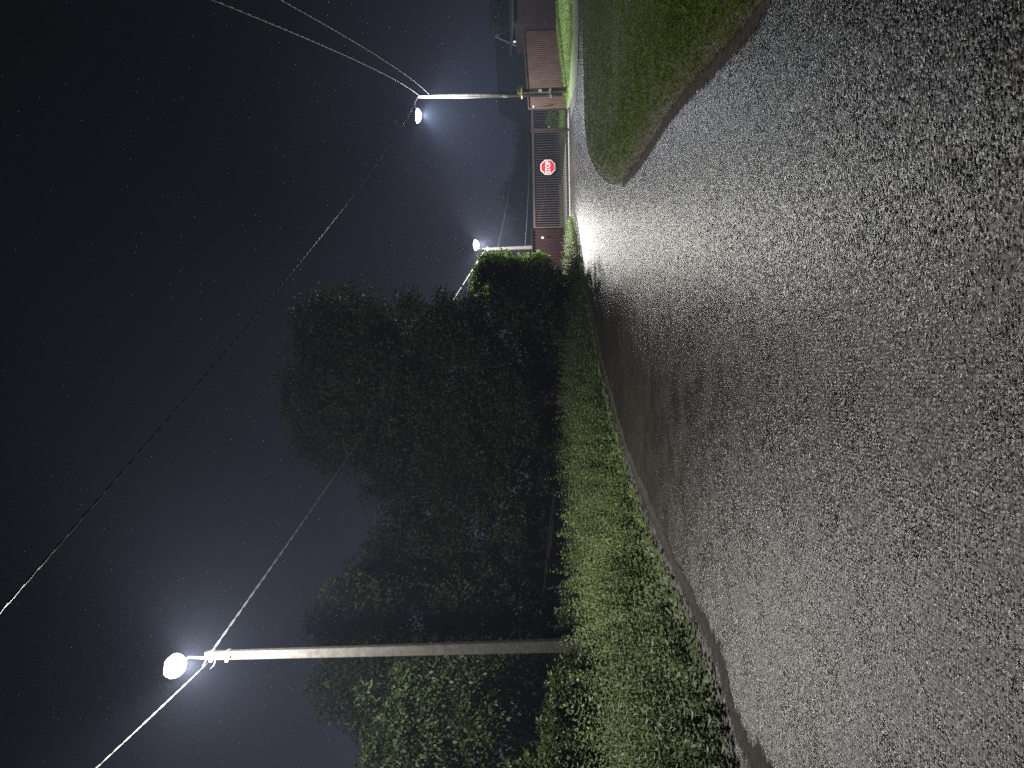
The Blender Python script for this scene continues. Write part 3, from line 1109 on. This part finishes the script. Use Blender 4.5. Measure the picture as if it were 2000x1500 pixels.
def lamp_head(root, pos, d, color, power, lens_strength, spill=1.0, aim=None, size=1.0, cone=150):
    """housing pointing along d (horizontal unit vector) with a glowing lens below"""
    d = Vector(d).normalized()
    s = Vector((-d.y, d.x, 0))
    P = Vector(pos)
    mb = MB()
    sec = [(-.30, .05, .035), (-.22, .10, .06), (.0, .16, .075), (.26, .15, .06), (.34, .10, .03)]
    vs, fs = [], []
    for (t, hw, hh) in sec:
        for (i, j) in ((-1, -.4), (1, -.4), (1, .3), (.6, 1), (-.6, 1), (-1, .3)):
            vs.append(P + d * t + s * (i * hw) + Vector((0, 0, j * hh)))
    for a in range(len(sec) - 1):
        for k in range(6):
            fs.append((a * 6 + k, a * 6 + (k + 1) % 6, a * 6 + 6 + (k + 1) % 6, a * 6 + 6 + k))
    fs += [tuple(reversed(range(6))), tuple(range(24, 30))]
    mb.add(vs, fs)
    h = mb.build('lamp_head', MAT['head'], root, smooth=False)
    mb = MB()
    # glowing bowl below the housing, oversized to stand in for the lamp's glare
    vs, fs = [], []
    nr_, nc = 7, 20
    for r_ in range(nr_):
        t = r_ / (nr_ - 1) * math.pi / 2
        for c_ in range(nc):
            a = 2 * math.pi * c_ / nc
            vs.append(P + d * (.04 + .31 * size * math.cos(t) * math.cos(a)) + s * (.20 * size * math.cos(t) * math.sin(a)) + Vector((0, 0, -.035 - .16 * size * math.sin(t))))
    for r_ in range(nr_ - 1):
        for c_ in range(nc):
            fs.append((r_ * nc + c_, (r_ + 1) * nc + c_, (r_ + 1) * nc + (c_ + 1) % nc, r_ * nc + (c_ + 1) % nc))
    fs.append(tuple(range(nc)))
    mb.add(vs, fs)
    mat = emit_mat('lamp_glow', color, lens_strength)
    mat.cycles.emission_sampling = 'NONE'
    mb.build('lens', mat, h)
    q = P + d * .04 - Vector((0, 0, .06 + .20 * size))
    lamp_light('lamp_bulb', q, power * spill, color, 0.09, h)
    if aim:
        lamp_beam('lamp_beam', q, aim, power * (1 - spill), color, 0.09, h, cone)
    return h


def rect_pole(mb, x, y, z0, z1, w0, d0, w1, d1, top=(0, 0)):
    """tapered pole with chamfered corners"""
    vs, fs = [], []
    lv = 7
    for i in range(lv):
        t = i / (lv - 1)
        w_, d_ = (w0 + (w1 - w0) * t) / 2, (d0 + (d1 - d0) * t) / 2
        c = 0.22 * min(w_, d_)
        ox, oy = x + top[0] * t, y + top[1] * t
        for (px, py) in ((-w_ + c, -d_), (w_ - c, -d_), (w_, -d_ + c), (w_, d_ - c), (w_ - c, d_), (-w_ + c, d_), (-w_, d_ - c), (-w_, -d_ + c)):
            vs.append((ox + px, oy + py, z0 + (z1 - z0) * t))
    for i in range(lv - 1):
        for k in range(8):
            fs.append((i * 8 + k, i * 8 + (k + 1) % 8, i * 8 + 8 + (k + 1) % 8, i * 8 + 8 + k))
    fs += [tuple(reversed(range(8))), tuple(range((lv - 1) * 8, lv * 8))]
    mb.add(vs, fs)


# near lamp: concrete pole on the left
c1 = gr(243, 1180, 0.0)
b1 = Vector((at(243, 1150, 14).x, 14.0, 0))
t1 = at(220, 402, 14)
sl1 = empty('street_lamp', b1, 'pale concrete street lamp pole standing in the weeds, nearest and brightest', 'street lamp', 'street lamps around the junction')
H1 = t1.z
m = MB(); rect_pole(m, 0, 0, -.1, H1,   .235, .20, .15, .13, (t1.x - b1.x, 0)); m.build('pole', MAT['concrete'], sl1, bevel=.008)
tp = Vector((t1.x - b1.x, 0, H1))
L1 = at(200, 338, 12.6) - b1
for dz in (-.12, -.42):
    m = MB(); m.box(tp.x - .095, tp.x + .095, -.085, .085, H1 + dz - .03, H1 + dz + .03)
    m.build('clamp_band', MAT['steel'], sl1)
m = MB()
hd = Vector((L1.x - tp.x, L1.y - tp.y, 0)).normalized()
back = L1 - hd * .28
m.tube([tp + Vector((0, -.11, -.5)), tp + Vector((0, -.13, .0)), tp.lerp(back, .25) + Vector((0, 0, .22)), tp.lerp(back, .6) + Vector((0, 0, .12)), back], .027, 8)
m.build('bracket_arm', MAT['steel'], sl1, smooth=True)
lamp_head(sl1, L1, hd, (1.0, 0.965, 0.90), P_NEAR, 16, 0.75, (0.75, -0.35, -1.0))
m = MB()
m.tube([tp + Vector((.02, -.12, -.1)), tp + Vector((-.10, -.14, -.03)), tp + Vector((-.16, -.12, .02))], .012, 6)
m.tube([tp + Vector((.02, -.12, -.25)), tp + Vector((-.12, -.15, -.22)), tp + Vector((-.22, -.1, -.12))], .010, 6)
m.build('cable_hook', MAT['steel'], sl1, smooth=True)

# middle lamp: slim pole behind the maroon fence
L2Y = 40.7
b2 = Vector((at(1019, 1100, L2Y).x, L2Y, 0))
t2 = at(1013, 944, L2Y)
sl2 = empty('street_lamp', b2, 'slim street lamp pole rising behind the maroon fence beside the bright bush', 'street lamp', 'street lamps around the junction')
m = MB(); rect_pole(m, 0, 0, -.1, t2.z, .22, .2, .14, .13, (t2.x - b2.x, 0)); m.build('pole', MAT['concrete'], sl2, bevel=.008)
tp2 = Vector((t2.x - b2.x, 0, t2.z))
L2 = at(1021, 926, L2Y - 2.3) - b2
hd2 = Vector((L2.x - tp2.x, L2.y - tp2.y, 0)).normalized()
m = MB()
bk = L2 - hd2 * .28
m.tube([tp2 + Vector((0, -.1, -.4)), tp2 + Vector((0, -.12, .1)), tp2.lerp(bk, .5) + Vector((0, -.02, .22)), bk], .03, 8)
m.build('bracket_arm', MAT['steel'], sl2, smooth=True)
m = MB(); m.box(tp2.x - .10, tp2.x + .10, -.09, .09, t2.z - .25, t2.z - .19); m.build('clamp_band', MAT['steel'], sl2)
lamp_head(sl2, L2, hd2, (1.0, 0.98, 0.90), P_MID, 16, 0.58, (-0.2, -0.25, -1.0), 1.35, 140)

# far right lamp: timber pole on a concrete stub
L3Y = 38.4
b3 = Vector((at(1317, 1105, L3Y).x, L3Y, .02))
t3 = at(1311, 815, L3Y)
sl3 = empty('street_lamp', b3, 'timber street lamp pole strapped to a stub before the brown fence', 'street lamp', 'street lamps around the junction')
m = MB(); m.tube([(0, 0, .35), ((t3.x - b3.x) * .5, 0, t3.z * .5), (t3.x - b3.x, 0, t3.z)], [.125, .11, .085], 12); m.build('pole', MAT['timber'], sl3, smooth=True)
m = MB(); rect_pole(m, .12, -.17, -.1, 2.55, .22, .2, .2, .18); m.build('pole_stub', MAT['concrete'], sl3, bevel=.01)
for z in (.9, 2.35):
    m = MB(); m.box(-.14, .24, -.28, .13, z - .03, z + .03); m.build('strap', MAT['yellow'] if z > 2 else MAT['steel'], sl3)
m = MB(); m.tube([(-.09, -.10, 3.0), (-.10, -.10, t3.z * .7), (t3.x - b3.x - .07, -.09, t3.z - .2)], .014, 8); m.build('conduit', MAT['steel'], sl3, smooth=True)
m = MB(); m.box(-.13, -.02, -.16, -.10, 3.05, 3.25); m.build('junction_box', MAT['steel'], sl3, bevel=.006)
m = MB(); m.box(.16, .38, -.20, .02, 2.2, 2.48); m.build('meter_box', MAT['timber'], sl3, bevel=.01)
for z, hh in ((1.35, .16), (.88, .10)):
    m = MB(); m.box(.03, .16, -.279, -.272, z, z + hh); m.build('paper_notice', MAT['paper'], sl3)
L3 = at(1275, 813, L3Y - .5) - b3
tp3 = Vector((t3.x - b3.x, 0, t3.z))
hd3 = Vector((L3.x - tp3.x, L3.y - tp3.y, 0)).normalized()
m = MB(); bk = L3 - hd3 * .28
m.tube([tp3 + Vector((0, -.09, -.5)), tp3 + Vector((0, -.1, -.1)), tp3.lerp(bk, .5) + Vector((0, 0, .12)), bk], .025, 8)
m.build('bracket_arm', MAT['steel'], sl3, smooth=True)
lamp_head(sl3, L3, hd3, (0.86, 0.93, 1.0), P_FAR, 14, 0.18, (0.2, 0.5, -1.0), 1.35, 168)


def cable(a, b, sag, label, r=0.012, pitch=0.55, mat='cable', twist=True, n=160, group='overhead cables between the lamp poles'):
    a, b = Vector(a), Vector(b)
    d = (b - a)
    side = d.cross(Vector((0, 0, 1))).normalized()
    upv = side.cross(d.normalized())
    mb = MB()
    strands = (0, math.pi) if twist else (None,)
    Ln = d.length
    n = int(Ln / (pitch / 7)) if twist else 60
    for ph in strands:
        pts = []
        for i in range(n + 1):
            t = i / n
            p = a + d * t - Vector((0, 0, sag * 4 * t * (1 - t)))
            if ph is not None:
                w_ = ph + 2 * math.pi * t * Ln / pitch
                p = p + side * (r * math.cos(w_)) + upv * (r * math.sin(w_))
            pts.append(p)
        mb.tube(pts, r, 5)
    o = mb.build('power_cable', MAT[mat], None, smooth=True)
    return tag(o, label, 'cable', group)


T1 = b1 + tp + Vector((0, -.1, -.08))
T2 = b2 + tp2 + Vector((0, -.1, -.1))
T3 = b3 + tp3
cable(T1, T2, 0.15, 'long cable strung from the nearest concrete lamp pole to the slim far pole', 0.012, mat='steel')  # pale steel so the cable also stands in for the lamp flare streak
cable(T1 + Vector((-.1, 0, .0)), (-5.3, -8, 7.7), 0.25, 'short cable leaving the concrete pole towards the left picture edge', 0.006)
cable(T3 + Vector((-.05, 0, -.05)), (-7.5, -2.2, 7.6), 0.75, 'cable crossing high over the road towards the upper left sky', 0.007, mat='cable_dark')
cable(T3 + Vector((.06, -.05, -.10)), (1.2, -4.0, 7.8), 0.95, 'twisted cable rising from the timber pole to the upper right sky, upper of two', 0.008, 0.8)
cable(T3 + Vector((.09, -.05, -.62)), (1.9, -4.0, 7.5), 0.85, 'thinner cable below the twisted one on the timber pole', 0.0065, 0.7)
cable(at(1003, 932, 40.7), (-4, 60, 6.5), 0.3, 'cable running left from the slim lamp pole behind the trees', 0.006)
cable(b2 + tp2 + Vector((0, 0, -.75)), (27, 76, 4.4), 0.5, 'upper dark cable leading right from the slim pole into the distance', 0.010, mat='cable')
cable(b2 + tp2 + Vector((0, 0, -2.2)), (30, 74, 3.4), 0.5, 'lower dashed-looking cable leading right from the slim pole above the gate', 0.010, mat='cable')

# ------------------------------------------------------------------ night mist
hm = MB(); hm.box(-420, 420, -320, 520, -1.1, 30)
mm = bpy.data.materials.new('mist')
mm.use_nodes = True
mm.cycles.volume_sampling = 'EQUIANGULAR'
n = mm.node_tree
n.nodes.remove(n.nodes['Principled BSDF'])
pv = N(n, 'ShaderNodeVolumePrincipled')
pv.inputs['Color'].default_value = (0.60, 0.71, 1.0, 1)
pv.inputs['Density'].default_value = HAZE
pv.inputs['Anisotropy'].default_value = 0.0
n.links.new(pv.outputs[0], n.nodes['Material Output'].inputs['Volume'])
hz = hm.build('haze', mm)
tag(hz, kind='stuff')
